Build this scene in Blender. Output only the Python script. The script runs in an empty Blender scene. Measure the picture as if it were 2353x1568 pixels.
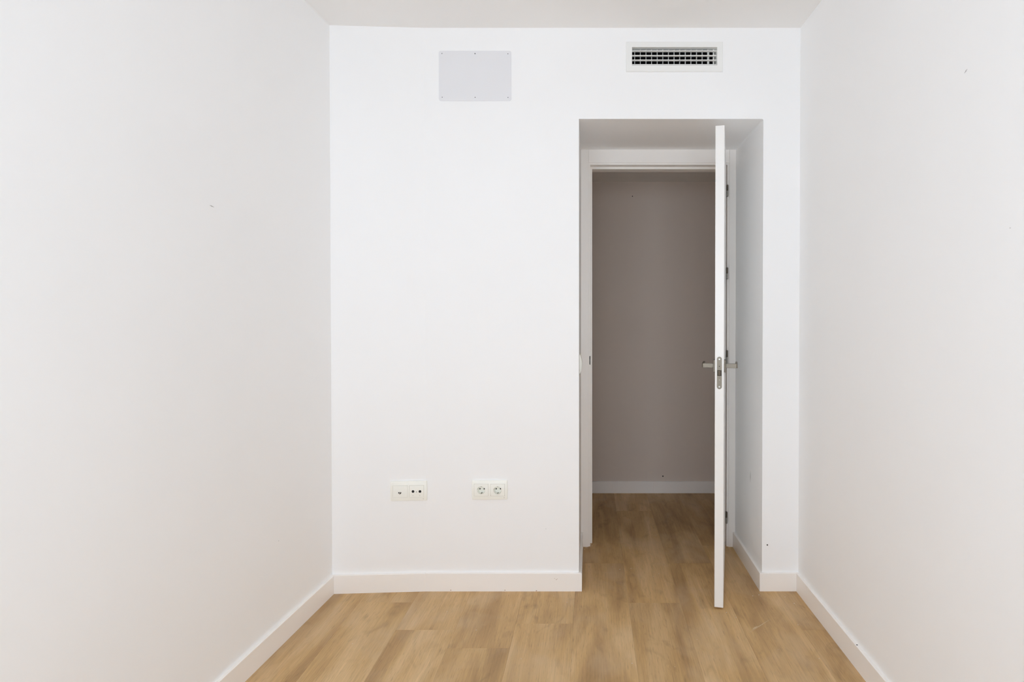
import bpy, bmesh, math, random
from mathutils import Vector, Matrix

# ------------------------------------------------------------------ scene, camera, light
scene = bpy.context.scene
col = scene.collection
random.seed(7)

F_PX, PP_X, PP_Y = 1404.73, 1356.64, 735.41        # focal length and optical centre, 2353 x 1568 frame
cam_data = bpy.data.cameras.new('camera')
cam = bpy.data.objects.new('camera', cam_data)
col.objects.link(cam)
cam_data.sensor_fit = 'HORIZONTAL'
cam_data.sensor_width = 36.0
cam_data.lens = 36.0 * F_PX / 2353.0
cam_data.shift_x = -(PP_X - 1176.5) / 2353.0
cam_data.shift_y = -(784.0 - PP_Y) / 2353.0
cam_data.clip_start = 0.02
cam.location = (0.0, 0.0, 1.25464)
cam.rotation_euler = (math.radians(90) - 0.01187, 0.0, -0.00049)
scene.camera = cam

SKY = 6.0
world = bpy.data.worlds.new('overcast_sky')
scene.world = world
world.use_nodes = True
bg = world.node_tree.nodes['Background']
bg.inputs['Color'].default_value = (0.885, 0.955, 1.085, 1)
bg.inputs['Strength'].default_value = SKY

# the window behind the camera: opening in the rear wall (world coordinates)
REAR_Y = -0.55
WIN = (-1.22, 0.72, 0.60, 2.05)                     # x0, x1, z0, z1
portal = bpy.data.lights.new('window_daylight', 'AREA')
portal.shape = 'RECTANGLE'
portal.size, portal.size_y = WIN[1] - WIN[0], WIN[3] - WIN[2]
portal.cycles.is_portal = True
po = bpy.data.objects.new('window_daylight', portal)
po.location = ((WIN[0] + WIN[1]) / 2, REAR_Y - 0.16, (WIN[2] + WIN[3]) / 2)
po.rotation_euler = (math.radians(90), 0, 0)        # -Z of the lamp looks along +Y, into the room
col.objects.link(po)

vs = scene.view_settings
vs.view_transform = 'Standard'
vs.look = 'None'
vs.exposure = 0.0
vs.gamma = 1.0
vs.use_curve_mapping = False
scene.cycles.max_bounces = 14
scene.cycles.diffuse_bounces = 12
scene.cycles.glossy_bounces = 3
scene.cycles.caustics_reflective = False
scene.cycles.caustics_refractive = False
scene.cycles.use_denoising = True
scene.cycles.use_adaptive_sampling = True
scene.cycles.adaptive_threshold = 0.2

# ------------------------------------------------------------------ room numbers
XL, YL = -1.1545, 2.7234       # back left corner
XK, YW = -0.7416, 2.7480       # where the back wall straightens, and its plane
XR = 0.9407
HC = 2.528                     # ceiling
AL, AR = 0.04687, -0.01332     # splay of the side walls
AX0, AX1, AZ = -0.0501, 0.7762, 2.1224   # doorway recess
YC = 3.256                     # face of the door casing
YH0 = 3.38                     # hall side of the partition
YH1, HZ = 4.2426, 2.1605       # far hall wall, hall ceiling
BT, BH = 0.0131, 0.0815        # skirting
HX0, HX1 = -1.6, 2.3           # ends of the hall

# ------------------------------------------------------------------ materials
def srgb(r, g, b):
    def c(v):
        v /= 255.0
        return v / 12.92 if v <= 0.04045 else ((v + 0.055) / 1.055) ** 2.4
    return (c(r), c(g), c(b), 1.0)

def new_mat(name):
    m = bpy.data.materials.new(name)
    m.use_nodes = True
    nt = m.node_tree
    return m, nt, nt.nodes['Principled BSDF']

def paint(name, rgb, rough=0.6, noise_scale=2.3, vary=0.012, metallic=0.0, spec=0.5, bump=0.0, bump_scale=60.0):
    """painted or moulded surface: faint tone variation, fine relief where it shows"""
    m, nt, b = new_mat(name)
    N, L = nt.nodes, nt.links
    tc = N.new('ShaderNodeTexCoord')
    big = N.new('ShaderNodeTexNoise')
    big.inputs['Scale'].default_value = noise_scale
    big.inputs['Detail'].default_value = 1.0
    L.new(tc.outputs['Object'], big.inputs['Vector'])
    ramp = N.new('ShaderNodeMapRange')
    ramp.inputs['From Min'].default_value = 0.3
    ramp.inputs['From Max'].default_value = 0.7
    ramp.inputs['To Min'].default_value = 1.0 - vary
    ramp.inputs['To Max'].default_value = 1.0 + vary
    L.new(big.outputs['Fac'], ramp.inputs['Value'])
    mul = N.new('ShaderNodeVectorMath')
    mul.operation = 'SCALE'
    mul.inputs[0].default_value = rgb[:3]
    L.new(ramp.outputs['Result'], mul.inputs['Scale'])
    L.new(mul.outputs['Vector'], b.inputs['Base Color'])
    if bump > 0:
        fine = N.new('ShaderNodeTexNoise')
        fine.inputs['Scale'].default_value = bump_scale
        fine.inputs['Detail'].default_value = 1.0
        L.new(tc.outputs['Object'], fine.inputs['Vector'])
        bp = N.new('ShaderNodeBump')
        bp.inputs['Strength'].default_value = bump
        bp.inputs['Distance'].default_value = 0.002
        L.new(fine.outputs['Fac'], bp.inputs['Height'])
        L.new(bp.outputs['Normal'], b.inputs['Normal'])
    b.inputs['Roughness'].default_value = rough
    b.inputs['Metallic'].default_value = metallic
    b.inputs['Specular IOR Level'].default_value = spec
    return m

M = {}
M['wall'] = paint('white_emulsion', (0.93, 0.93, 0.93), 0.9, 2.3, 0.005, spec=0.0)
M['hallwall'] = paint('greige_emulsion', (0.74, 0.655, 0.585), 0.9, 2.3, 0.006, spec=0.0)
M['ceiling'] = paint('ceiling_emulsion', (0.885, 0.875, 0.86), 0.9, 2.3, 0.005, spec=0.0)
M['trim'] = paint('white_lacquered_board', (0.945, 0.915, 0.88), 0.38, 5, 0.008)
M['door'] = paint('white_lacquered_door', (0.88, 0.87, 0.85), 0.34, 5, 0.006)
M['panel'] = paint('grey_white_sheet', (0.80, 0.80, 0.82), 0.45, 5, 0.006)
M['plastic'] = paint('ivory_plastic', (0.93, 0.93, 0.87), 0.32, 20, 0.004)
M['grille'] = paint('white_enamelled_aluminium', (0.87, 0.87, 0.85), 0.3, 20, 0.004)
M['nickel'] = paint('satin_nickel', (0.190, 0.165, 0.130), 0.42, 120, 0.03, metallic=1.0)
M['screw'] = paint('zinc_screw', (0.44, 0.42, 0.38), 0.35, 200, 0.03, metallic=1.0)
M['darkscrew'] = paint('dark_screw_head', (0.05, 0.05, 0.055), 0.45, 200, 0.03)
M['hole'] = paint('hole_shade', (0.012, 0.011, 0.012), 0.8, 50, 0.0)  # near black on solid pieces: the shade inside small holes, put into colour
M['duct'] = paint('duct_shade_black', (0.02, 0.02, 0.022), 0.6, 30, 0.02)  # near black: the cavity's shade is put into the duct colour
M['scuff'] = paint('grey_scuff', (0.42, 0.41, 0.40), 0.8, 200, 0.1)
M['chip'] = paint('bare_mdf_chip', (0.50, 0.36, 0.28), 0.9, 200, 0.05)
M['plaster'] = paint('plaster_dust', (0.80, 0.76, 0.68), 0.9, 300, 0.05)
M['scratch'] = paint('scratched_wood', (0.60, 0.45, 0.27), 0.7, 300, 0.1)
M['screed'] = paint('plywood_underlay', (0.50, 0.36, 0.21), 0.9, 20, 0.05)

def wood_mat():
    m, nt, b = new_mat('oak_plank')
    N, L = nt.nodes, nt.links
    tc = N.new('ShaderNodeTexCoord')
    oi = N.new('ShaderNodeObjectInfo')
    off = N.new('ShaderNodeVectorMath'); off.operation = 'SCALE'
    off.inputs[0].default_value = (37.0, 53.0, 71.0)
    L.new(oi.outputs['Random'], off.inputs['Scale'])
    add = N.new('ShaderNodeVectorMath'); add.operation = 'ADD'
    L.new(tc.outputs['Object'], add.inputs[0]); L.new(off.outputs['Vector'], add.inputs[1])

    def noise(sx, sy, detail, rough=0.55, dist=0.0, src=None):
        mp = N.new('ShaderNodeMapping')
        mp.inputs['Scale'].default_value = (sx, sy, 1.0)
        L.new((src or add).outputs['Vector'], mp.inputs['Vector'])
        n = N.new('ShaderNodeTexNoise')
        n.inputs['Scale'].default_value = 1.0
        n.inputs['Detail'].default_value = detail
        n.inputs['Roughness'].default_value = rough
        n.inputs['Distortion'].default_value = dist
        L.new(mp.outputs['Vector'], n.inputs['Vector'])
        return n

    def remap(node, a, bb, lo, hi):
        r = N.new('ShaderNodeMapRange')
        r.inputs['From Min'].default_value = a; r.inputs['From Max'].default_value = bb
        r.inputs['To Min'].default_value = lo; r.inputs['To Max'].default_value = hi
        L.new(node.outputs['Fac'], r.inputs['Value'])
        return r

    broad = noise(7.5, 1.25, 3.0, 0.5, 0.8)            # broad tonal streaks along the board
    ramp = N.new('ShaderNodeValToRGB')
    e = ramp.color_ramp.elements
    e[0].position = 0.30; e[0].color = (0.395, 0.240, 0.105, 1)
    e[1].position = 0.70; e[1].color = (0.675, 0.465, 0.245, 1)
    mid = e.new(0.5); mid.color = (0.560, 0.360, 0.162, 1)
    L.new(broad.outputs['Fac'], ramp.inputs['Fac'])
    grain = noise(150.0, 4.0, 3.0, 0.65, 1.2)          # fine grain
    pores = noise(380.0, 22.0, 1.0, 0.6)              # short dark pores
    knots = noise(11.0, 5.0, 2.0, 0.5, 1.5)           # soft darker patches round knots
    g = remap(grain, 0.28, 0.72, 0.86, 1.13)
    p = remap(pores, 0.24, 0.40, 0.74, 1.0)
    k = remap(knots, 0.20, 0.42, 0.74, 1.0)

    def mult(a, bq):
        q = N.new('ShaderNodeMath'); q.operation = 'MULTIPLY'
        L.new(a.outputs[0], q.inputs[0]); L.new(bq.outputs[0], q.inputs[1])
        return q
    tot = mult(mult(g, p), k)
    sc = N.new('ShaderNodeVectorMath'); sc.operation = 'SCALE'
    L.new(ramp.outputs['Color'], sc.inputs[0]); L.new(tot.outputs[0], sc.inputs['Scale'])
    tint = N.new('ShaderNodeVectorMath'); tint.operation = 'MULTIPLY'
    L.new(sc.outputs['Vector'], tint.inputs[0]); L.new(oi.outputs['Color'], tint.inputs[1])
    # a greyish dusty film in soft patches
    dust = noise(4.5, 2.6, 3.0, 0.6, 0.4)
    dr = remap(dust, 0.47, 0.76, 0.0, 0.42)
    mx = N.new('ShaderNodeMix'); mx.data_type = 'RGBA'
    L.new(dr.outputs['Result'], mx.inputs['Factor'])
    L.new(tint.outputs['Vector'], mx.inputs['A'])
    mx.inputs['B'].default_value = (0.64, 0.485, 0.32, 1)
    L.new(mx.outputs['Result'], b.inputs['Base Color'])
    b.inputs['Roughness'].default_value = 0.5
    b.inputs['Specular IOR Level'].default_value = 0.35
    hs = mult(g, p)
    bp = N.new('ShaderNodeBump')
    bp.inputs['Strength'].default_value = 0.35
    bp.inputs['Distance'].default_value = 0.0012
    L.new(hs.outputs[0], bp.inputs['Height'])
    L.new(bp.outputs['Normal'], b.inputs['Normal'])
    return m
M['wood'] = wood_mat()

def glass_mat():
    m = bpy.data.materials.new('window_glass')
    m.use_nodes = True
    nt = m.node_tree
    for n in list(nt.nodes):
        nt.nodes.remove(n)
    out = nt.nodes.new('ShaderNodeOutputMaterial')
    t = nt.nodes.new('ShaderNodeBsdfTransparent')
    t.inputs['Color'].default_value = (0.97, 0.985, 0.98, 1)
    gl = nt.nodes.new('ShaderNodeBsdfGlossy')
    gl.inputs['Roughness'].default_value = 0.02
    fr = nt.nodes.new('ShaderNodeFresnel')
    fr.inputs['IOR'].default_value = 1.2
    mix = nt.nodes.new('ShaderNodeMixShader')
    nt.links.new(fr.outputs[0], mix.inputs[0])
    nt.links.new(t.outputs[0], mix.inputs[1])
    nt.links.new(gl.outputs[0], mix.inputs[2])
    nt.links.new(mix.outputs[0], out.inputs['Surface'])
    return m
M['glass'] = glass_mat()

# ------------------------------------------------------------------ building helpers
def link(name, bm, mat, parent=None, smooth=False, loc=None, rot=None):
    me = bpy.data.meshes.new(name)
    bmesh.ops.recalc_face_normals(bm, faces=bm.faces[:])
    bm.to_mesh(me)
    bm.free()
    if smooth:
        for pl in me.polygons:
            pl.use_smooth = True
    me.materials.append(M[mat])
    o = bpy.data.objects.new(name, me)
    col.objects.link(o)
    if parent is not None:
        o.parent = parent
    if loc is not None:
        o.location = loc
    if rot is not None:
        o.rotation_euler = rot
    return o

def empty(name, loc=(0, 0, 0), rot=(0, 0, 0)):
    o = bpy.data.objects.new(name, None)
    o.location = loc
    o.rotation_euler = rot
    o.empty_display_size = 0.05
    col.objects.link(o)
    return o

def tag(o, label, cat, kind=None, group=None):
    o['label'] = label
    o['category'] = cat
    if kind:
        o['kind'] = kind
    if group:
        o['group'] = group
    return o

def bm_prism(bm, poly, a0, a1, axis='z'):
    """extrude a 2-D polygon between a0 and a1 along an axis"""
    def P(u, v, a):
        return {'z': (u, v, a), 'y': (u, a, v), 'x': (a, u, v)}[axis]
    lo = [bm.verts.new(P(u, v, a0)) for u, v in poly]
    hi = [bm.verts.new(P(u, v, a1)) for u, v in poly]
    n = len(poly)
    fs = [bm.faces.new(lo), bm.faces.new(hi)]
    for i in range(n):
        fs.append(bm.faces.new((lo[i], lo[(i + 1) % n], hi[(i + 1) % n], hi[i])))
    return fs

def bm_box(bm, x0, x1, y0, y1, z0, z1):
    return bm_prism(bm, [(x0, y0), (x1, y0), (x1, y1), (x0, y1)], z0, z1, 'z')

def bevel(bm, w, seg=2, sel=None):
    es = [e for e in bm.edges if (sel is None or sel(e))]
    if es and w > 0:
        bmesh.ops.bevel(bm, geom=es, offset=w, segments=seg, affect='EDGES', profile=0.5, clamp_overlap=True)

def box(name, x0, x1, y0, y1, z0, z1, mat, parent=None, bev=0.0, seg=2):
    bm = bmesh.new()
    bm_box(bm, x0, x1, y0, y1, z0, z1)
    bevel(bm, bev, seg)
    return link(name, bm, mat, parent)

def prism(name, poly, a0, a1, mat, parent=None, axis='z', bev=0.0, seg=2, sel=None):
    bm = bmesh.new()
    bm_prism(bm, poly, a0, a1, axis)
    bevel(bm, bev, seg, sel)
    return link(name, bm, mat, parent)

def rounded_rect(x0, x1, z0, z1, r, n=5):
    pts = []
    for cx, cz, a in ((x1 - r, z1 - r, 0), (x0 + r, z1 - r, 90), (x0 + r, z0 + r, 180), (x1 - r, z0 + r, 270)):
        for i in range(n + 1):
            t = math.radians(a + 90 * i / n)
            pts.append((cx + r * math.cos(t), cz + r * math.sin(t)))
    return pts

def circle(cx, cz, r, n=20):
    return [(cx + r * math.cos(2 * math.pi * i / n), cz + r * math.sin(2 * math.pi * i / n)) for i in range(n)]

# ------------------------------------------------------------------ setting: floor of single planks
subfloor = box('floor', -1.75, 2.45, REAR_Y - 0.25, YH1 + 0.12, -0.05, -0.0062, 'screed')
tag(subfloor, 'oak plank floor running from the room through the doorway', 'floor', 'structure')

SEAMS = [-1.69, -1.46, -1.23, -1.0, -0.768, -0.534, -0.300, -0.068, 0.166, 0.390, 0.605, 0.838, 1.07, 1.30, 1.53, 1.76, 1.99, 2.22, 2.40]
JOINT = {-1.0: 2.631, -0.768: 2.402, -0.534: 2.270, -0.300: 2.45, -0.068: 3.044, 0.166: 2.627, 0.390: 3.044, 0.605: 3.278, 0.838: 3.62}
TINT = {   # board tone left and right of each known end joint (near board, far board)
    -1.23: ((0.97, 0.96, 0.94), (0.96, 0.95, 0.93)),
    -1.0: ((0.97, 0.96, 0.93), (0.95, 0.94, 0.92)),
    -0.768: ((0.99, 0.98, 0.96), (1.03, 1.04, 1.08)),
    -0.534: ((0.96, 0.95, 0.93), (1.00, 0.99, 0.98)),
    -0.300: ((1.02, 1.01, 0.99), (0.99, 0.98, 0.95)),
    -0.068: ((1.03, 1.03, 1.04), (0.93, 0.91, 0.88)),
    0.166: ((0.93, 0.92, 0.92), (1.00, 0.98, 0.95)),
    0.390: ((1.00, 0.99, 0.97), (0.92, 0.91, 0.89)),
    0.605: ((1.00, 0.99, 0.96), (0.84, 0.82, 0.80)),
    0.838: ((0.88, 0.86, 0.84), (0.90, 0.88, 0.86)),
}
PL = 1.22
for i in range(len(SEAMS) - 1):
    x0, x1 = SEAMS[i], SEAMS[i + 1]
    j0 = JOINT.get(x0, 2.2 + random.uniform(0, PL))
    start = j0 - math.ceil((j0 - (REAR_Y - 0.12)) / PL) * PL
    if x0 > 1.0 or x1 < -1.36:
        start = j0 - math.floor((j0 - 2.6) / PL) * PL      # only the hall reaches this far sideways
        lo_y = YH0 + 0.001
    else:
        lo_y = REAR_Y - 0.1
    y = start
    while y < YH1 + 0.1:
        a, b2 = max(y, lo_y), min(y + PL, YH1 + 0.1)
        if b2 - a > 0.02:
            w, l = x1 - x0, b2 - a
            bm = bmesh.new()
            bm_box(bm, -w / 2 + 0.0001, w / 2 - 0.0001, -l / 2 + 0.0001, l / 2 - 0.0001, -0.006, 0.0)
            bevel(bm, 0.0004, 1, lambda e: all(v.co.z > -0.001 for v in e.verts))
            p = link('plank', bm, 'wood', subfloor, loc=((x0 + x1) / 2, (a + b2) / 2, 0))
            t = TINT.get(x0, ((0.97, 0.96, 0.94), (0.95, 0.94, 0.92)))[0 if (a + b2) / 2 < j0 else 1]
            p.color = (t[0], t[1], t[2], 1.0)
        y += PL

# ------------------------------------------------------------------ setting: walls and ceilings
def fillet_corner(cx, cz, r, n=5):
    """points round the top right inner corner of the recess, going clockwise seen from the room"""
    return [(cx - r + r * math.sin(math.radians(90 * i / n)), cz - r + r * math.cos(math.radians(90 * i / n))) for i in range(n + 1)]

bm = bmesh.new()
poly = [(XK, 0.0), (AX0, 0.0), (AX0, AZ)] + fillet_corner(AX1, AZ, 0.007) + [(AX1, 0.0), (XR + 0.16, 0.0), (XR + 0.16, HC), (XK, HC)]
bm_prism(bm, poly, YW, YH0, 'y')
bm_prism(bm, [(XL - 0.16, YL), (XL, YL), (XK, YW), (XK, YH0), (XL - 0.16, YH0)], 0.0, HC, 'z')
wall_back = link('wall_back', bm, 'wall')
tag(wall_back, 'white plastered end wall with the deep doorway recess', 'wall', 'structure')
# openings cut into the wall: air duct and the two socket boxes
VX0, VX1, VZ0, VZ1 = 0.1871, 0.5668, 2.3592, 2.4396
bm = bmesh.new()
bm_box(bm, VX0 - 0.004, VX1 + 0.004, YW - 0.05, YW + 0.26, VZ0 - 0.004, VZ1 + 0.004)
for sx0, sx1 in ((-0.884, -0.748), (-0.520, -0.386)):
    bm_box(bm, sx0, sx1, YW - 0.05, YW + 0.03, 0.427, 0.482)
me = bpy.data.meshes.new('cut')
bmesh.ops.recalc_face_normals(bm, faces=bm.faces[:])
bm.to_mesh(me); bm.free()
cutter = bpy.data.objects.new('cut', me)
col.objects.link(cutter)
mod = wall_back.modifiers.new('openings', 'BOOLEAN')
mod.object = cutter
mod.solver = 'EXACT'
mod.use_self = True
bpy.context.view_layer.update()
dg = bpy.context.evaluated_depsgraph_get()
cut_me = bpy.data.meshes.new_from_object(wall_back.evaluated_get(dg))
wall_back.modifiers.clear()
wall_back.data = cut_me
bpy.data.objects.remove(cutter)

def side_line(sx, ang, y):
    base_y = YL if sx < 0 else YW
    x = XL if sx < 0 else XR
    return x - math.tan(ang) * (base_y - y)

lx = side_line(-1, AL, REAR_Y)
rx = side_line(1, AR, REAR_Y)
wall_left = prism('wall_left', [(XL, YL), (lx, REAR_Y), (lx - 0.16, REAR_Y), (XL - 0.16, YL)], 0.0, HC, 'wall')
tag(wall_left, 'plain white plastered wall on the left of the room', 'wall', 'structure')
wall_right = prism('wall_right', [(XR, YW), (rx, REAR_Y), (rx + 0.16, REAR_Y), (XR + 0.16, YW)], 0.0, HC, 'wall')
tag(wall_right, 'plain white plastered wall on the right of the room', 'wall', 'structure')
bm = bmesh.new()
W0, W1, Z0, Z1 = WIN
prx0, prx1 = lx - 0.16, rx + 0.16
ry0, ry1 = REAR_Y - 0.2, REAR_Y
bm_box(bm, prx0, W0, ry0, ry1, 0, HC)
bm_box(bm, W1, prx1, ry0, ry1, 0, HC)
bm_box(bm, W0, W1, ry0, ry1, 0, Z0)
bm_box(bm, W0, W1, ry0, ry1, Z1, HC)
wall_rear = link('wall_rear', bm, 'wall')
tag(wall_rear, 'white wall with the wide window behind the viewer', 'wall', 'structure')
ceil = box('ceiling', prx0, prx1, REAR_Y - 0.2, YH0, HC, HC + 0.12, 'ceiling')
tag(ceil, 'flat off-white ceiling above the room', 'ceiling', 'structure')

# the hall beyond the door
wall_hall = box('wall_hall', HX0 - 0.1, HX1 + 0.1, YH1, YH1 + 0.1, 0, HC, 'hallwall')
tag(wall_hall, 'greige hall wall seen through the open door', 'wall', 'structure')
w = box('wall_hall_left', HX0 - 0.1, HX0, YH0 - 0.12, YH1, 0, HC, 'hallwall')  # hall ends are out of view, added to keep the hall dark
tag(w, 'unseen end wall added on the left to keep the hall dark', 'wall', 'structure')
w = box('wall_hall_right', HX1, HX1 + 0.1, YH0 - 0.12, YH1, 0, HC, 'hallwall')
tag(w, 'unseen end wall added on the right to keep the hall dark', 'wall', 'structure')
bm = bmesh.new()
bm_box(bm, HX0, XL - 0.16, YH0 - 0.12, YH0, 0, HC)
bm_box(bm, XR + 0.16, HX1, YH0 - 0.12, YH0, 0, HC)
w = link('wall_hall_near', bm, 'hallwall')
tag(w, 'hall side of the partition beyond the room corners', 'wall', 'structure')
c2 = box('ceiling_hall', HX0, HX1, YH0, YH1, HZ, HZ + 0.1, 'ceiling')
tag(c2, 'low dark ceiling of the hall behind the door head', 'ceiling', 'structure')

# ------------------------------------------------------------------ skirting boards
def top_front(e):
    return all(v.co.z > BH - 1e-4 for v in e.verts)

def skirt(name, poly, parent=None):
    return prism(name, poly, 0.0, BH, 'trim', parent, 'z', 0.0016, 2, top_front)

cl, sl = math.cos(AL), math.sin(AL)
cr, sr = math.cos(AR), math.sin(AR)
b = skirt('baseboard_left', [(XL, YL - 0.0005), (lx, REAR_Y), (lx + BT, REAR_Y), (XL + BT, YL - BT)])
tag(b, 'white skirting board along the left wall', 'skirting board', 'structure')
b = skirt('baseboard_right', [(XR, YW - 0.0005), (rx, REAR_Y), (rx - BT, REAR_Y), (XR - BT, YW - BT)])
tag(b, 'white skirting board along the right wall', 'skirting board', 'structure')
bb = empty('baseboard_back', (XK, YW, 0))
tag(bb, 'white skirting of two boards left of the doorway', 'skirting board', 'structure')
def shift(poly, o):
    return [(x - o[0], y - o[1]) for x, y in poly]
skirt('board', shift([(XL + BT + 0.0003, YL - BT), (XK - 0.0001, YW - BT), (XK - 0.0001, YW - 0.0002), (XL + 0.0003, YL - 0.0002)], (XK, YW)), bb)
skirt('board', shift([(XK + 0.0001, YW - BT), (AX0 + BT, YW - BT), (AX0 + BT, YW - 0.0002), (XK + 0.0001, YW - 0.0002)], (XK, YW)), bb)
b = skirt('baseboard_recess_left', [(AX0 + 0.0002, YW), (AX0 + BT, YW), (AX0 + BT, YC), (AX0 + 0.0002, YC)])
tag(b, 'short skirting board inside the recess under the light switch', 'skirting board', 'structure')
b = skirt('baseboard_recess_right', [(AX1 - BT, YW), (AX1 - 0.0002, YW), (AX1 - 0.0002, YC), (AX1 - BT, YC)])
tag(b, 'short skirting board inside the recess behind the open door', 'skirting board', 'structure')
b = skirt('baseboard_back_right', [(AX1 - BT, YW - BT), (XR - BT - 0.0003, YW - BT), (XR - 0.0003, YW - 0.0002), (AX1 - BT, YW - 0.0002)])
tag(b, 'short white skirting board between the recess and right wall', 'skirting board', 'structure')
bh = empty('baseboard_hall', (0.44, YH1, 0))
tag(bh, 'shaded white skirting along the hall wall', 'skirting board', 'structure')
skirt('board', [(HX0 - 0.44, -BT), (-0.0001, -BT), (-0.0001, -0.0002), (HX0 - 0.44, -0.0002)], bh)
skirt('board', [(0.0004, -BT), (HX1 - 0.44, -BT), (HX1 - 0.44, -0.0002), (0.0004, -0.0002)], bh)

# ------------------------------------------------------------------ door frame
trim = empty('trim_1', (0.3645, YC, 0))
tag(trim, 'white lacquered door frame with casing at the back of the recess', 'door frame', 'structure')
ox, oy = 0.3645, YC
CL1, CR0, CZ = -0.0082, 0.7410, 2.0513       # inner edges of the casing
RL, RR, RZ = 0.0008, 0.7305, 2.0410          # rebate the door closes into
SL, SR, SZ = 0.0114, 0.7199, 2.0293          # stop
def tbox(name, x0, x1, y0, y1, z0, z1, mat='trim', bev=0.0008):
    return box(name, x0 - ox, x1 - ox, y0 - oy, y1 - oy, z0, z1, mat, trim, bev, 2)
g = 0.0005
tbox('casing', AX0 + g, CL1, YC, YC + 0.012, 0, AZ - g)
tbox('casing', CR0, AX1 - g, YC, YC + 0.012, 0, AZ - g)
tbox('header_casing', CL1 + 0.0009, CR0 - 0.0009, YC + 0.0006, YC + 0.012, CZ, AZ - g)
tbox('jamb', AX0 + g, RL, YC + 0.0065, YH0, 0, AZ - g)
tbox('jamb', RR, AX1 - g, YC + 0.0065, YH0, 0, AZ - g)
tbox('head_jamb', RL, RR, YC + 0.0065, YH0, RZ, AZ - g)
tbox('door_stop', RL, SL, YC + 0.053, YH0 - 0.002, 0, RZ)
tbox('door_stop', SR, RR, YC + 0.053, YH0 - 0.002, 0, RZ)
tbox('head_stop', SL, SR, YC + 0.053, YH0 - 0.002, SZ, RZ)
st = tbox('strike_plate', RL - 0.0002, RL + 0.0007, YC + 0.020, YC + 0.046, 0.955, 1.045, 'plastic', 0.0003)
prism('latch_hole', [(RL + 0.0002 - ox, 0.9760), (RL + 0.0002 - ox, 1.0235), (RL - 0.0042 - ox, 1.0215), (RL - 0.0042 - ox, 0.9780)], 0.0061, 0.0068, 'hole', st, 'y')  # dark piece on the jamb face, coloured as the shade of the latch hole
box('strike_lip', RL + 0.0002 - ox, RL + 0.0024 - ox, 0.0058, 0.022, 0.9760, 1.0235, 'plastic', st, 0.0003)

# ------------------------------------------------------------------ open door
HXP, HYP, TH = 0.7267, 3.2703, math.radians(90) - 0.2294
DW, DT, DZ0, DZ1 = 0.725, 0.037, 0.008, 2.0385
bm = bmesh.new()
bm_box(bm, -DW, 0, 0, DT, DZ0, DZ1)
bevel(bm, 0.0012, 2)
door = link('door_1', bm, 'door', loc=(HXP, HYP, 0), rot=(0, 0, TH))
tag(door, 'white flush door standing open into the room, seen edge on', 'door', 'structure')
def to_door(x, y):
    dx, dy = x - HXP, y - HYP
    c, s = math.cos(-TH), math.sin(-TH)
    return (dx * c - dy * s, dx * s + dy * c)
# lock plate in the free edge
YM = DT / 2
lp = prism('lock_plate', rounded_rect(YM - 0.0102, YM + 0.0102, 0.9325, 1.0690, 0.0101, 8), -DW - 0.0009, -DW + 0.001, 'nickel', door, 'x', 0.0003, 1)
lp['label'] = 'long satin nickel lock plate with rounded ends'
def edge_disc(name, z, r, mat, d=0.0016, parent=lp):
    return prism(name, circle(YM, z, r, 16), -DW - d, -DW - 0.0004, mat, parent, 'x', 0.0003, 1)
edge_disc('screw', 1.0585, 0.0034, 'screw')
edge_disc('screw', 0.9425, 0.0034, 'screw')
edge_disc('spindle_hole', 1.0285, 0.0023, 'hole', 0.00105)
edge_disc('rivet', 0.9715, 0.0014, 'screw', 0.0013)
box('latch_slot', -DW - 0.00105, -DW - 0.0002, YM - 0.0082, YM + 0.0082, 0.9885, 1.0120, 'hole', lp)
latch = bmesh.new()
bm_prism(latch, [(-DW - 0.0002, YM - 0.0055), (-DW - 0.0002, YM + 0.0060), (-DW - 0.0028, YM + 0.0060), (-DW - 0.0075, YM - 0.0055)], 0.9910, 1.0110, 'z')
bevel(latch, 0.0006, 2)
link('latch', latch, 'nickel', lp)
# lever handles, one on each face
HZC, HLX = 1.0275, -0.676
for side in (-1, 1):
    f0 = 0.0 if side < 0 else DT
    def Y(d):
        return f0 + side * d
    ys = sorted((Y(0.0002), Y(0.0075)))
    bm = bmesh.new()
    bm_box(bm, HLX - 0.0265, HLX + 0.0265, ys[0], ys[1], HZC - 0.0265, HZC + 0.0265)
    bevel(bm, 0.0016, 3)
    hd = link('handle', bm, 'nickel', door)
    hd['label'] = 'satin nickel lever handle on a square rose'
    # L shaped lever: neck out of the rose, grip running back towards the hinges
    out0, out1 = 0.0070, 0.0560
    t = 0.0085
    r = 0.0045
    pl = [(HLX - 0.0045, Y(out0)), (HLX + 0.0045, Y(out0)), (HLX + 0.0045, Y(out1 - t)), (HLX + 0.112, Y(out1 - t)),
          (HLX + 0.112, Y(out1)), (HLX - 0.0045 + r, Y(out1)), (HLX - 0.0045 + r * 0.3, Y(out1 - r * 0.3)), (HLX - 0.0045, Y(out1 - r))]
    bm = bmesh.new()
    bm_prism(bm, pl, HZC - 0.0095, HZC + 0.0095, 'z')
    bevel(bm, 0.0010, 2)
    lv = link('lever', bm, 'nickel', hd)
    ys = sorted((Y(out1 - 0.0045), Y(out1 - 0.0015)))
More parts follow.
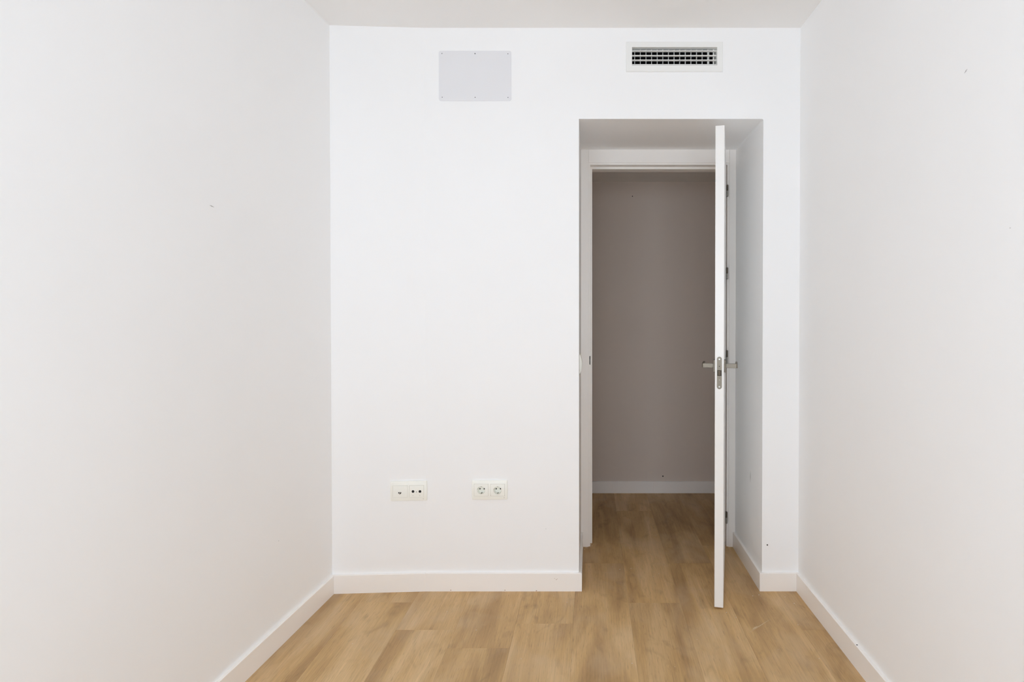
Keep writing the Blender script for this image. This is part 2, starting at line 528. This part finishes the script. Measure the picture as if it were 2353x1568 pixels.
# hinges: knuckle of two barrels with a leaf let into door edge and jamb
for z0, z1 in ((1.8745, 1.9330), (1.4345, 1.4935), (0.9830, 1.0520), (0.1275, 0.1870)):
    zc = (z0 + z1) / 2
    hx, hy = to_door(0.7302, 3.2595)
    bm = bmesh.new()
    bm_prism(bm, circle(hx, hy, 0.0056, 14), zc + 0.0008, z1, 'z')
    bevel(bm, 0.0008, 2, lambda e: abs(e.verts[0].co.z - e.verts[1].co.z) < 1e-6)
    hg = link('hinge', bm, 'nickel', door)
    hg['label'] = 'small satin nickel barrel hinge'
    bm = bmesh.new()
    bm_prism(bm, circle(hx, hy, 0.0056, 14), z0, zc - 0.0008, 'z')
    bevel(bm, 0.0008, 2, lambda e: abs(e.verts[0].co.z - e.verts[1].co.z) < 1e-6)
    link('barrel', bm, 'screw', hg)
    bm = bmesh.new()
    bm_prism(bm, circle(hx, hy, 0.0040, 12), z0 - 0.0016, z1 + 0.0016, 'z')
    link('pin', bm, 'darkscrew', hg)
    a = to_door(0.7302, 3.2595); b2 = to_door(0.7302, 3.2900); c = to_door(0.7290, 3.2900); d = to_door(0.7290, 3.2595)
    bm = bmesh.new()
    bm_prism(bm, [a, b2, c, d], z0, z1, 'z')
    link('hinge_leaf', bm, 'nickel', hg)

# ------------------------------------------------------------------ access panel high on the end wall
PX0, PX1, PZ0, PZ1 = -0.6760, -0.3521, 2.2020, 2.4250
ap = empty('access_panel', ((PX0 + PX1) / 2, YW, PZ0))
tag(ap, 'pale grey rectangular blanking panel screwed high on the end wall', 'access panel')
acx = (PX0 + PX1) / 2
prism('plate', rounded_rect(PX0 - acx, PX1 - acx, 0, PZ1 - PZ0, 0.009, 6), -0.0032, -0.0004, 'panel', ap, 'y', 0.0006, 2)
for k, (sx, sz, big) in enumerate(((-0.6615, 2.4125, 0), (-0.5141, 2.4120, 1), (-0.3672, 2.4112, 0), (-0.6610, 2.2178, 0), (-0.5141, 2.2172, 0), (-0.3672, 2.2166, 0))):
    prism('screw', circle(sx - acx, sz - PZ0, 0.0026 if big else 0.0020, 12), -0.0042, -0.0030, 'darkscrew', ap, 'y', 0.0004, 1)

# ------------------------------------------------------------------ ventilation grille
VO = (0.1612, 0.5930, 2.3312, 2.4648)
vg = empty('ventilation_grille', ((VO[0] + VO[1]) / 2, YW, VO[2]))
tag(vg, 'white air grille with crossed blades above the doorway', 'air grille')
vx, vz = (VO[0] + VO[1]) / 2, VO[2]
bm = bmesh.new()
outer = [(VO[0] - vx, 0), (VO[1] - vx, 0), (VO[1] - vx, VO[3] - vz), (VO[0] - vx, VO[3] - vz)]
inner = [(VX0 - vx, VZ0 - vz), (VX1 - vx, VZ0 - vz), (VX1 - vx, VZ1 - vz), (VX0 - vx, VZ1 - vz)]
def ring(bm, pts, y):
    return [bm.verts.new((p[0], y, p[1])) for p in pts]
def inset(pts, d):
    xs = [p[0] for p in pts]; zs = [p[1] for p in pts]
    return [(min(xs) + d, min(zs) + d), (max(xs) - d, min(zs) + d), (max(xs) - d, max(zs) - d), (min(xs) + d, max(zs) - d)]
loops = [ring(bm, outer, -0.0003), ring(bm, outer, -0.0035), ring(bm, inset(outer, 0.002), -0.0065),
         ring(bm, inset(inner, -0.0008), -0.0078), ring(bm, inner, -0.0070), ring(bm, inner, 0.045)]
for a, b2 in zip(loops[:-1], loops[1:]):
    for k in range(4):
        bm.faces.new((a[k], a[(k + 1) % 4], b2[(k + 1) % 4], b2[k]))
link('frame', bm, 'grille', vg)
bm = bmesh.new()
q = 0.0012
l0 = ring(bm, inset(inner, -0.003), 0.046); l1 = ring(bm, inset(inner, -0.003), 0.25)
for k in range(4):
    bm.faces.new((l0[k], l0[(k + 1) % 4], l1[(k + 1) % 4], l1[k]))
bm.faces.new(l1)
link('duct', bm, 'duct', vg)
for z in (2.4258, 2.4053, 2.3850, 2.3648):
    bm = bmesh.new()
    zl = z - vz
    bm_prism(bm, [(-0.0015, zl - 0.0014), (-0.0015, zl + 0.0014), (0.006, zl + 0.0018), (0.0145, zl + 0.0007), (0.0145, zl - 0.0003), (0.006, zl - 0.0014)], VX0 - vx + 0.0003, VX1 - vx - 0.0003, 'x')
    bevel(bm, 0.0003, 1)
    link('horizontal_blade', bm, 'grille', vg)
for k in range(15):
    xc = 0.2010 + 0.02535 * k - vx
    tw = 0.0
    if k == 13:
        tw = 0.0045; xc += 0.002
    if k == 14:
        tw = 0.0035; xc += 0.001
    bm = bmesh.new()
    bm_prism(bm, [(xc - 0.0009 - tw, 0.0175), (xc + 0.0009 - tw, 0.0175), (xc + 0.0012 + tw, 0.027), (xc + 0.0005 + tw * 1.3, 0.036), (xc - 0.0005 + tw * 1.3, 0.036), (xc - 0.0012 + tw, 0.027)],
             VZ0 - vz + 0.0004, VZ1 - vz - 0.0004, 'z')
    link('vertical_blade', bm, 'grille', vg)

# ------------------------------------------------------------------ sockets and switch (arched moulded plates)
def arch(z, h, d0, d1):
    return d0 + d1 * (1 - (2 * z / h) ** 2)

def arched_plate(name, w, h, cuts, parent, d0=0.0065, d1=0.0045, bow=0.018):
    """plate centred on the origin, back at y=0, front bulging to -y, with rectangular cut-outs"""
    xs = {-w / 2, w / 2, -w / 2 + 0.0012, w / 2 - 0.0012}
    zs = {-h / 2, h / 2, -h / 2 + 0.0012, h / 2 - 0.0012}
    for c in cuts:
        xs |= {c[0], c[1]}; zs |= {c[2], c[3]}
    def refine(s, step):
        s = sorted(s); o = [s[0]]
        for a, b3 in zip(s[:-1], s[1:]):
            n = max(1, int(round((b3 - a) / step)))
            o += [a + (b3 - a) * (i + 1) / n for i in range(n)]
        return o
    xs, zs = refine(xs, 0.02), refine(zs, 0.008)
    bm = bmesh.new()
    V = {}
    def bx(x, z):
        return x * (1 + bow * (1 - (2 * z / h) ** 2)) if abs(x) > w * 0.47 else x
    for i, x in enumerate(xs):
        for j, z in enumerate(zs):
            edge = i in (0, len(xs) - 1) or j in (0, len(zs) - 1)
            d = arch(z, h, d0, d1) - (0.0011 if edge else 0)
            V[i, j] = bm.verts.new((bx(x, z), -d, z))
    def incut(x, z):
        return any(c[0] < x < c[1] and c[2] < z < c[3] for c in cuts)
    for i in range(len(xs) - 1):
        for j in range(len(zs) - 1):
            if not incut((xs[i] + xs[i + 1]) / 2, (zs[j] + zs[j + 1]) / 2):
                bm.faces.new((V[i, j], V[i + 1, j], V[i + 1, j + 1], V[i, j + 1]))
    be = [e for e in bm.edges if len(e.link_faces) == 1]
    r = bmesh.ops.extrude_edge_only(bm, edges=be)
    for v in r['geom']:
        if isinstance(v, bmesh.types.BMVert):
            v.co.y = -0.0003
    loose = [v for v in bm.verts if not v.link_faces]
    bmesh.ops.delete(bm, geom=loose, context='VERTS')
    return link(name, bm, 'plastic', parent)

def module_face(name, x0, x1, z0, z1, h, parent, hole=None, d0=0.0065, d1=0.0045, proud=0.0006, depth=0.006):
    """a module insert with the plate's arch; optional round hole (cx, cz, r)"""
    g2 = 0.0006
    x0 += g2; x1 -= g2; z0 += g2; z1 -= g2
    bm = bmesh.new()
    n = 8
    if hole is None:
        rows = []
        for j in range(n + 1):
            z = z0 + (z1 - z0) * j / n
            rows.append([bm.verts.new((x, -arch(z, h, d0, d1) - proud, z)) for x in (x0, x1)])
        for a, b3 in zip(rows[:-1], rows[1:]):
            bm.faces.new((a[0], a[1], b3[1], b3[0]))
    else:
        cx, cz, r = hole
        m = 40
        outer_v, inner_v = [], []
        for k in range(m):
            t = 2 * math.pi * (k + 0.5) / m
            c, s = math.cos(t), math.sin(t)
            sc = min((x1 - cx) / c if c > 0 else (x0 - cx) / c, (z1 - cz) / s if s > 0 else (z0 - cz) / s)
            x, z = cx + c * sc, cz + s * sc
            outer_v.append(bm.verts.new((x, -arch(z, h, d0, d1) - proud, z)))
            x, z = cx + c * r, cz + s * r
            inner_v.append(bm.verts.new((x, -arch(z, h, d0, d1) - proud, z)))
        for k in range(m):
            bm.faces.new((outer_v[k], outer_v[(k + 1) % m], inner_v[(k + 1) % m], inner_v[k]))
    be = [e for e in bm.edges if len(e.link_faces) == 1 and (hole is None or all(((v.co.x - hole[0]) ** 2 + (v.co.z - hole[1]) ** 2) ** 0.5 > hole[2] + 1e-5 for v in e.verts))]
    r_ = bmesh.ops.extrude_edge_only(bm, edges=be)
    for v in r_['geom']:
        if isinstance(v, bmesh.types.BMVert):
            v.co.y += depth
    return link(name, bm, 'plastic', parent)

def plate_mark(name, x, z, w, hh, h, parent, lift=0.0008):
    """small printed mark on a plate face"""
    y = -arch(z, h, 0.0065, 0.0045) - lift
    bm = bmesh.new()
    bm_box(bm, x - w / 2, x + w / 2, y - 0.0001, y + 0.0003, z - hh / 2, z + hh / 2)
    return link(name, bm, 'scuff', parent)

# data and aerial outlet
PWD, PHT = 0.1595, 0.0885
cxL, czL = -0.8150, 0.4530
KINK = math.atan2(YW - YL, XK - XL)
so = empty('data_aerial_outlet', (cxL, YW - math.tan(KINK) * (XK - cxL) - 0.0002, czL), (0, 0, KINK))
tag(so, 'ivory double wall outlet with data jack and two round aerial holes', 'wall outlet')
mA = (-0.8848 - cxL, -0.8200 - cxL, 0.4250 - czL, 0.4790 - czL)
mB = (-0.8118 - cxL, -0.7475 - cxL, 0.4250 - czL, 0.4790 - czL)
arched_plate('cover_frame', PWD, PHT, [mA, mB], so)
m1 = module_face('data_module', *mA, PHT, so)
ja, jz = -0.8535 - cxL, 0.4455 - czL
yj = -arch(jz, PHT, 0.0065, 0.0045) - 0.0008
prism('jack_opening', [(ja - 0.0065, jz + 0.0045), (ja + 0.0065, jz + 0.0045), (ja + 0.0062, jz - 0.001), (ja + 0.002, jz - 0.0048), (ja - 0.002, jz - 0.0048), (ja - 0.0062, jz - 0.001)], yj, yj + 0.0006, 'hole', m1, 'y')
prism('jack_tongue', [(ja - 0.0036, jz - 0.0015), (ja - 0.0018, jz - 0.0030), (ja + 0.0030, jz + 0.0026), (ja + 0.0014, jz + 0.0038)], yj - 0.0006, yj + 0.0002, 'plastic', m1, 'y')
m2 = module_face('aerial_module', *mB, PHT, so)
for hx_, hz_, r in ((-0.7950 - cxL, 0.4520 - czL, 0.0060), (-0.7642 - cxL, 0.4515 - czL, 0.0060), (-0.7800 - cxL, 0.4497 - czL, 0.0017)):
    yh = -arch(hz_, PHT, 0.0065, 0.0045) - 0.0008
    prism('aerial_hole' if r > 0.003 else 'fixing_hole', circle(hx_, hz_, r, 20), yh, yh + 0.0006, 'hole', m2, 'y')
plate_mark('printed_mark', -0.7950 - cxL, 0.4333 - czL, 0.0034, 0.0012, PHT, m2)
plate_mark('printed_mark', -0.7648 - cxL, 0.4333 - czL, 0.0034, 0.0014, PHT, m2)
plate_mark('maker_mark', -0.7500 - cxL, 0.4168 - czL, 0.0040, 0.0014, PHT, so, 0.0002)

# double power socket
cxR, czR = -0.4520, 0.4560
ps = empty('power_socket', (cxR, YW, czR))
tag(ps, 'ivory double power socket with two round earthed inserts', 'power socket')
mA = (-0.5210 - cxR, -0.4575 - cxR, 0.4295 - czR, 0.4840 - czR)
mB = (-0.4478 - cxR, -0.3835 - cxR, 0.4295 - czR, 0.4840 - czR)
PWD2, PHT2 = 0.1575, 0.0860
arched_plate('cover_frame', PWD2, PHT2, [mA, mB], ps)
for mm in (mA, mB):
    cx, cz = (mm[0] + mm[1]) / 2, (mm[2] + mm[3]) / 2 - 0.0005
    R = 0.0190
    mod_ = module_face('socket_module', *mm, PHT2, ps, (cx, cz, R))
    bm = bmesh.new()                                   # the round well the plug goes into
    n = 36
    top = [bm.verts.new((cx + R * math.cos(2 * math.pi * k / n), -arch(cz + R * math.sin(2 * math.pi * k / n) - 0, PHT2, 0.0065, 0.0045) - 0.0008, cz + R * math.sin(2 * math.pi * k / n))) for k in range(n)]
    rim = [bm.verts.new((cx + (R - 0.0012) * math.cos(2 * math.pi * k / n), -arch(cz, PHT2, 0.0065, 0.0045) - 0.0004, cz + (R - 0.0012) * math.sin(2 * math.pi * k / n))) for k in range(n)]
    bot = [bm.verts.new((cx + (R - 0.0020) * math.cos(2 * math.pi * k / n), 0.0125, cz + (R - 0.0020) * math.sin(2 * math.pi * k / n))) for k in range(n)]
    for a, b3 in ((top, rim), (rim, bot)):
        for k in range(n):
            bm.faces.new((a[k], a[(k + 1) % n], b3[(k + 1) % n], b3[k]))
    bm.faces.new(bot)
    link('socket_well', bm, 'plastic', mod_)
    for s in (-1, 1):
        prism('pin_hole', circle(cx + s * 0.0095, cz, 0.0030, 16), 0.0119, 0.0124, 'hole', mod_, 'y')
        sgn = s
        bm = bmesh.new()
        bm_box(bm, cx - 0.0016, cx + 0.0016, -0.0060, 0.0115, cz + sgn * (R - 0.0036) - 0.0008, cz + sgn * (R - 0.0036) + 0.0008)
        bevel(bm, 0.0004, 1)
        link('earth_clip', bm, 'nickel', mod_)
        # side guide ribs
        bm = bmesh.new()
        bm_box(bm, cx + s * (R - 0.0032) - 0.0012, cx + s * (R - 0.0032) + 0.0012, -0.0090, 0.0115, cz - 0.0025, cz + 0.0025)
        link('guide_rib', bm, 'plastic', mod_)
    prism('centre_screw', circle(cx, cz, 0.0030, 14), 0.0111, 0.0124, 'plastic', mod_, 'y', 0.0004, 1)
plate_mark('maker_mark', -0.3865 - cxR, 0.4212 - czR, 0.0036, 0.0020, PHT2, ps, 0.0002)

# light switch on the left cheek of the recess, seen almost edge on
sw = empty('light_switch', (AX0, 2.905, 1.0130), (0, 0, math.radians(90)))
tag(sw, 'ivory light switch on the recess wall left of the door', 'light switch')
SWH = 0.0885
ms = (-0.0330, 0.0330, -0.0290, 0.0290)
arched_plate('cover_frame', 0.0860, SWH, [ms], sw, d0=0.0035, d1=0.0085)
module_face('rocker', *ms, SWH, sw, None, 0.0035, 0.0085, 0.0007)

# ------------------------------------------------------------------ window behind the camera
win = empty('window_1', ((W0 + W1) / 2, REAR_Y - 0.1, Z0))
tag(win, 'white framed two-leaf window in the wall behind the viewer', 'window', 'structure')
wx = (W0 + W1) / 2
ww, wh = W1 - W0, Z1 - Z0
fw = 0.045
for nm, a in (('frame_rail', (-ww / 2, ww / 2, -0.03, 0.03, 0, fw)), ('frame_rail', (-ww / 2, ww / 2, -0.03, 0.03, wh - fw, wh)),
              ('frame_stile', (-ww / 2, -ww / 2 + fw, -0.03, 0.03, fw, wh - fw)), ('frame_stile', (ww / 2 - fw, ww / 2, -0.03, 0.03, fw, wh - fw)),
              ('mullion', (-0.035, 0.035, -0.03, 0.03, fw, wh - fw))):
    box(nm, *a, 'door', win, 0.003)
for s in (-1, 1):
    a, b2 = sorted((s * 0.035, s * (ww / 2 - fw)))
    box('pane', a, b2, -0.004, 0.004, fw, wh - fw, 'glass', win)
box('window_handle', -0.01, 0.01, 0.03, 0.06, wh * 0.42, wh * 0.42 + 0.12, 'grille', win, 0.003)

# ------------------------------------------------------------------ small marks and crumbs
def wall_disc(name, x, z, r, parent, mat='hole', y=YW):
    bm = bmesh.new()
    bm_prism(bm, circle(x, z, r, 10), y - 0.0004, y + 0.0002, 'y')
    return link(name, bm, mat, parent)
wall_disc('drill_hole', 0.8004, 0.2049, 0.0033, wall_back)
wall_disc('nail_hole', -0.1997, 0.2779, 0.0012, wall_back, 'scuff')
wall_disc('nail_hole', 0.2932, 2.0608, 0.0036, wall_hall, 'hole', YH1)
wall_disc('drill_hole', 0.5067, 0.1155, 0.0050, wall_hall, 'hole', YH1)

def scuff(name, p, q2, wdt, nrm, parent, mat='scuff'):
    """a thin streak between two points lying on a surface with normal nrm"""
    p, q2, nrm = Vector(p), Vector(q2), Vector(nrm)
    t = (q2 - p).normalized()
    s = t.cross(nrm).normalized() * wdt / 2
    m = (p + q2) / 2
    bm = bmesh.new()
    up = nrm * 0.0004
    lo = [p, m + s, q2, m - s]
    a = [bm.verts.new(v + up) for v in lo]
    b3 = [bm.verts.new(v - nrm * 0.0002) for v in lo]
    bm.faces.new(a); bm.faces.new(b3)
    for k in range(4):
        bm.faces.new((a[k], a[(k + 1) % 4], b3[(k + 1) % 4], b3[k]))
    return link(name, bm, mat, parent)
def on_side(sx, ang, y, z):
    return (side_line(sx, ang, y), y, z)
NL = (math.cos(AL), -math.sin(AL), 0)
NR = (-math.cos(AR), math.sin(AR), 0)
scuff('scuff_mark', on_side(-1, AL, 1.919, 1.5915), on_side(-1, AL, 1.942, 1.5885), 0.0030, NL, wall_left)
scuff('scuff_mark', on_side(1, AR, 1.569, 1.866), on_side(1, AR, 1.557, 1.873), 0.0030, NR, wall_right)
scuff('scuff_mark', (AX1, 2.951, 0.487), (AX1, 2.9505, 0.434), 0.0060, (-1, 0, 0), wall_back)
scuff('scuff_mark', on_side(-1, AL, 2.293, 0.394), on_side(-1, AL, 2.298, 0.393), 0.0020, NL, wall_left)
scuff('scuff_mark', on_side(1, AR, 1.396, 1.447), on_side(1, AR, 1.3985, 1.449), 0.0025, NR, wall_right)
scuff('scratch', (0.6226, 2.3792, 0), (0.740, 2.488, 0), 0.0040, (0, 0, 1), subfloor, 'scratch')
scuff('scratch', (0.640, 2.402, 0), (0.672, 2.432, 0), 0.0090, (0, 0, 1), subfloor, 'scratch')

# chips along the skirting
for cx, cz, r in ((-0.6265, 0.006, 0.0022), (-0.3830, 0.006, 0.0022), (-0.2420, 0.003, 0.0024), (-0.2400, 0.004, 0.0016), (-0.1600, 0.058, 0.0012), (-0.1520, 0.054, 0.0018), (-0.1470, 0.057, 0.0012)):
    bm = bmesh.new()
    bm_prism(bm, circle(cx - XK, cz, r, 8), -BT - 0.0004, -BT + 0.0002, 'y')
    link('paint_chip', bm, 'chip', bb)
wy = 2.1426
wxr = side_line(1, AR, wy)
bm = bmesh.new()
bm_prism(bm, circle(wxr - 0.007, wy, 0.0028, 8), BH - 0.0002, BH + 0.0006, 'z')
link('paint_chip', bm, 'hole', bpy.data.objects['baseboard_right'])  # dark disc for a hole in the board top, its shade given as colour

crumbs = bmesh.new()
rc = random.Random(3)
spots = [(0.30, 2.89), (0.33, 2.92), (0.31, 2.94), (0.19, 3.27), (0.21, 3.24), (0.215, 3.20), (0.22, 3.17), (0.37, 3.42), (0.44, 3.05), (0.11, 3.0),
         (0.145, 2.97), (0.35, 2.84), (0.20, 2.98), (-0.60, 2.55), (-0.10, 2.63), (-0.16, 2.69), (0.86, 2.68), (0.88, 2.62), (0.835, 2.44), (0.57, 2.54),
         (0.60, 2.50), (0.30, 2.15), (0.15, 2.17), (0.83, 2.20), (0.41, 2.33), (0.70, 2.26), (-0.03, 3.22), (-0.01, 3.24), (-0.02, 3.245), (0.01, 3.27), (0.02, 3.30),
         (0.005, 3.29), (-0.9, 2.3), (-0.45, 2.4), (-0.25, 2.2), (0.75, 2.70), (0.72, 2.69), (0.755, 2.69)]
for cx, cy in spots:
    r = rc.uniform(0.0009, 0.0020)
    bmesh.ops.create_icosphere(crumbs, subdivisions=1, radius=r, matrix=Matrix.Translation((cx, cy, r * 0.35)) @ Matrix.Diagonal((1.2, 0.9, 0.6, 1)))
co = link('plaster_crumbs', crumbs, 'plaster')
tag(co, 'tiny pale plaster crumbs scattered over the floor planks', 'crumbs', 'stuff')
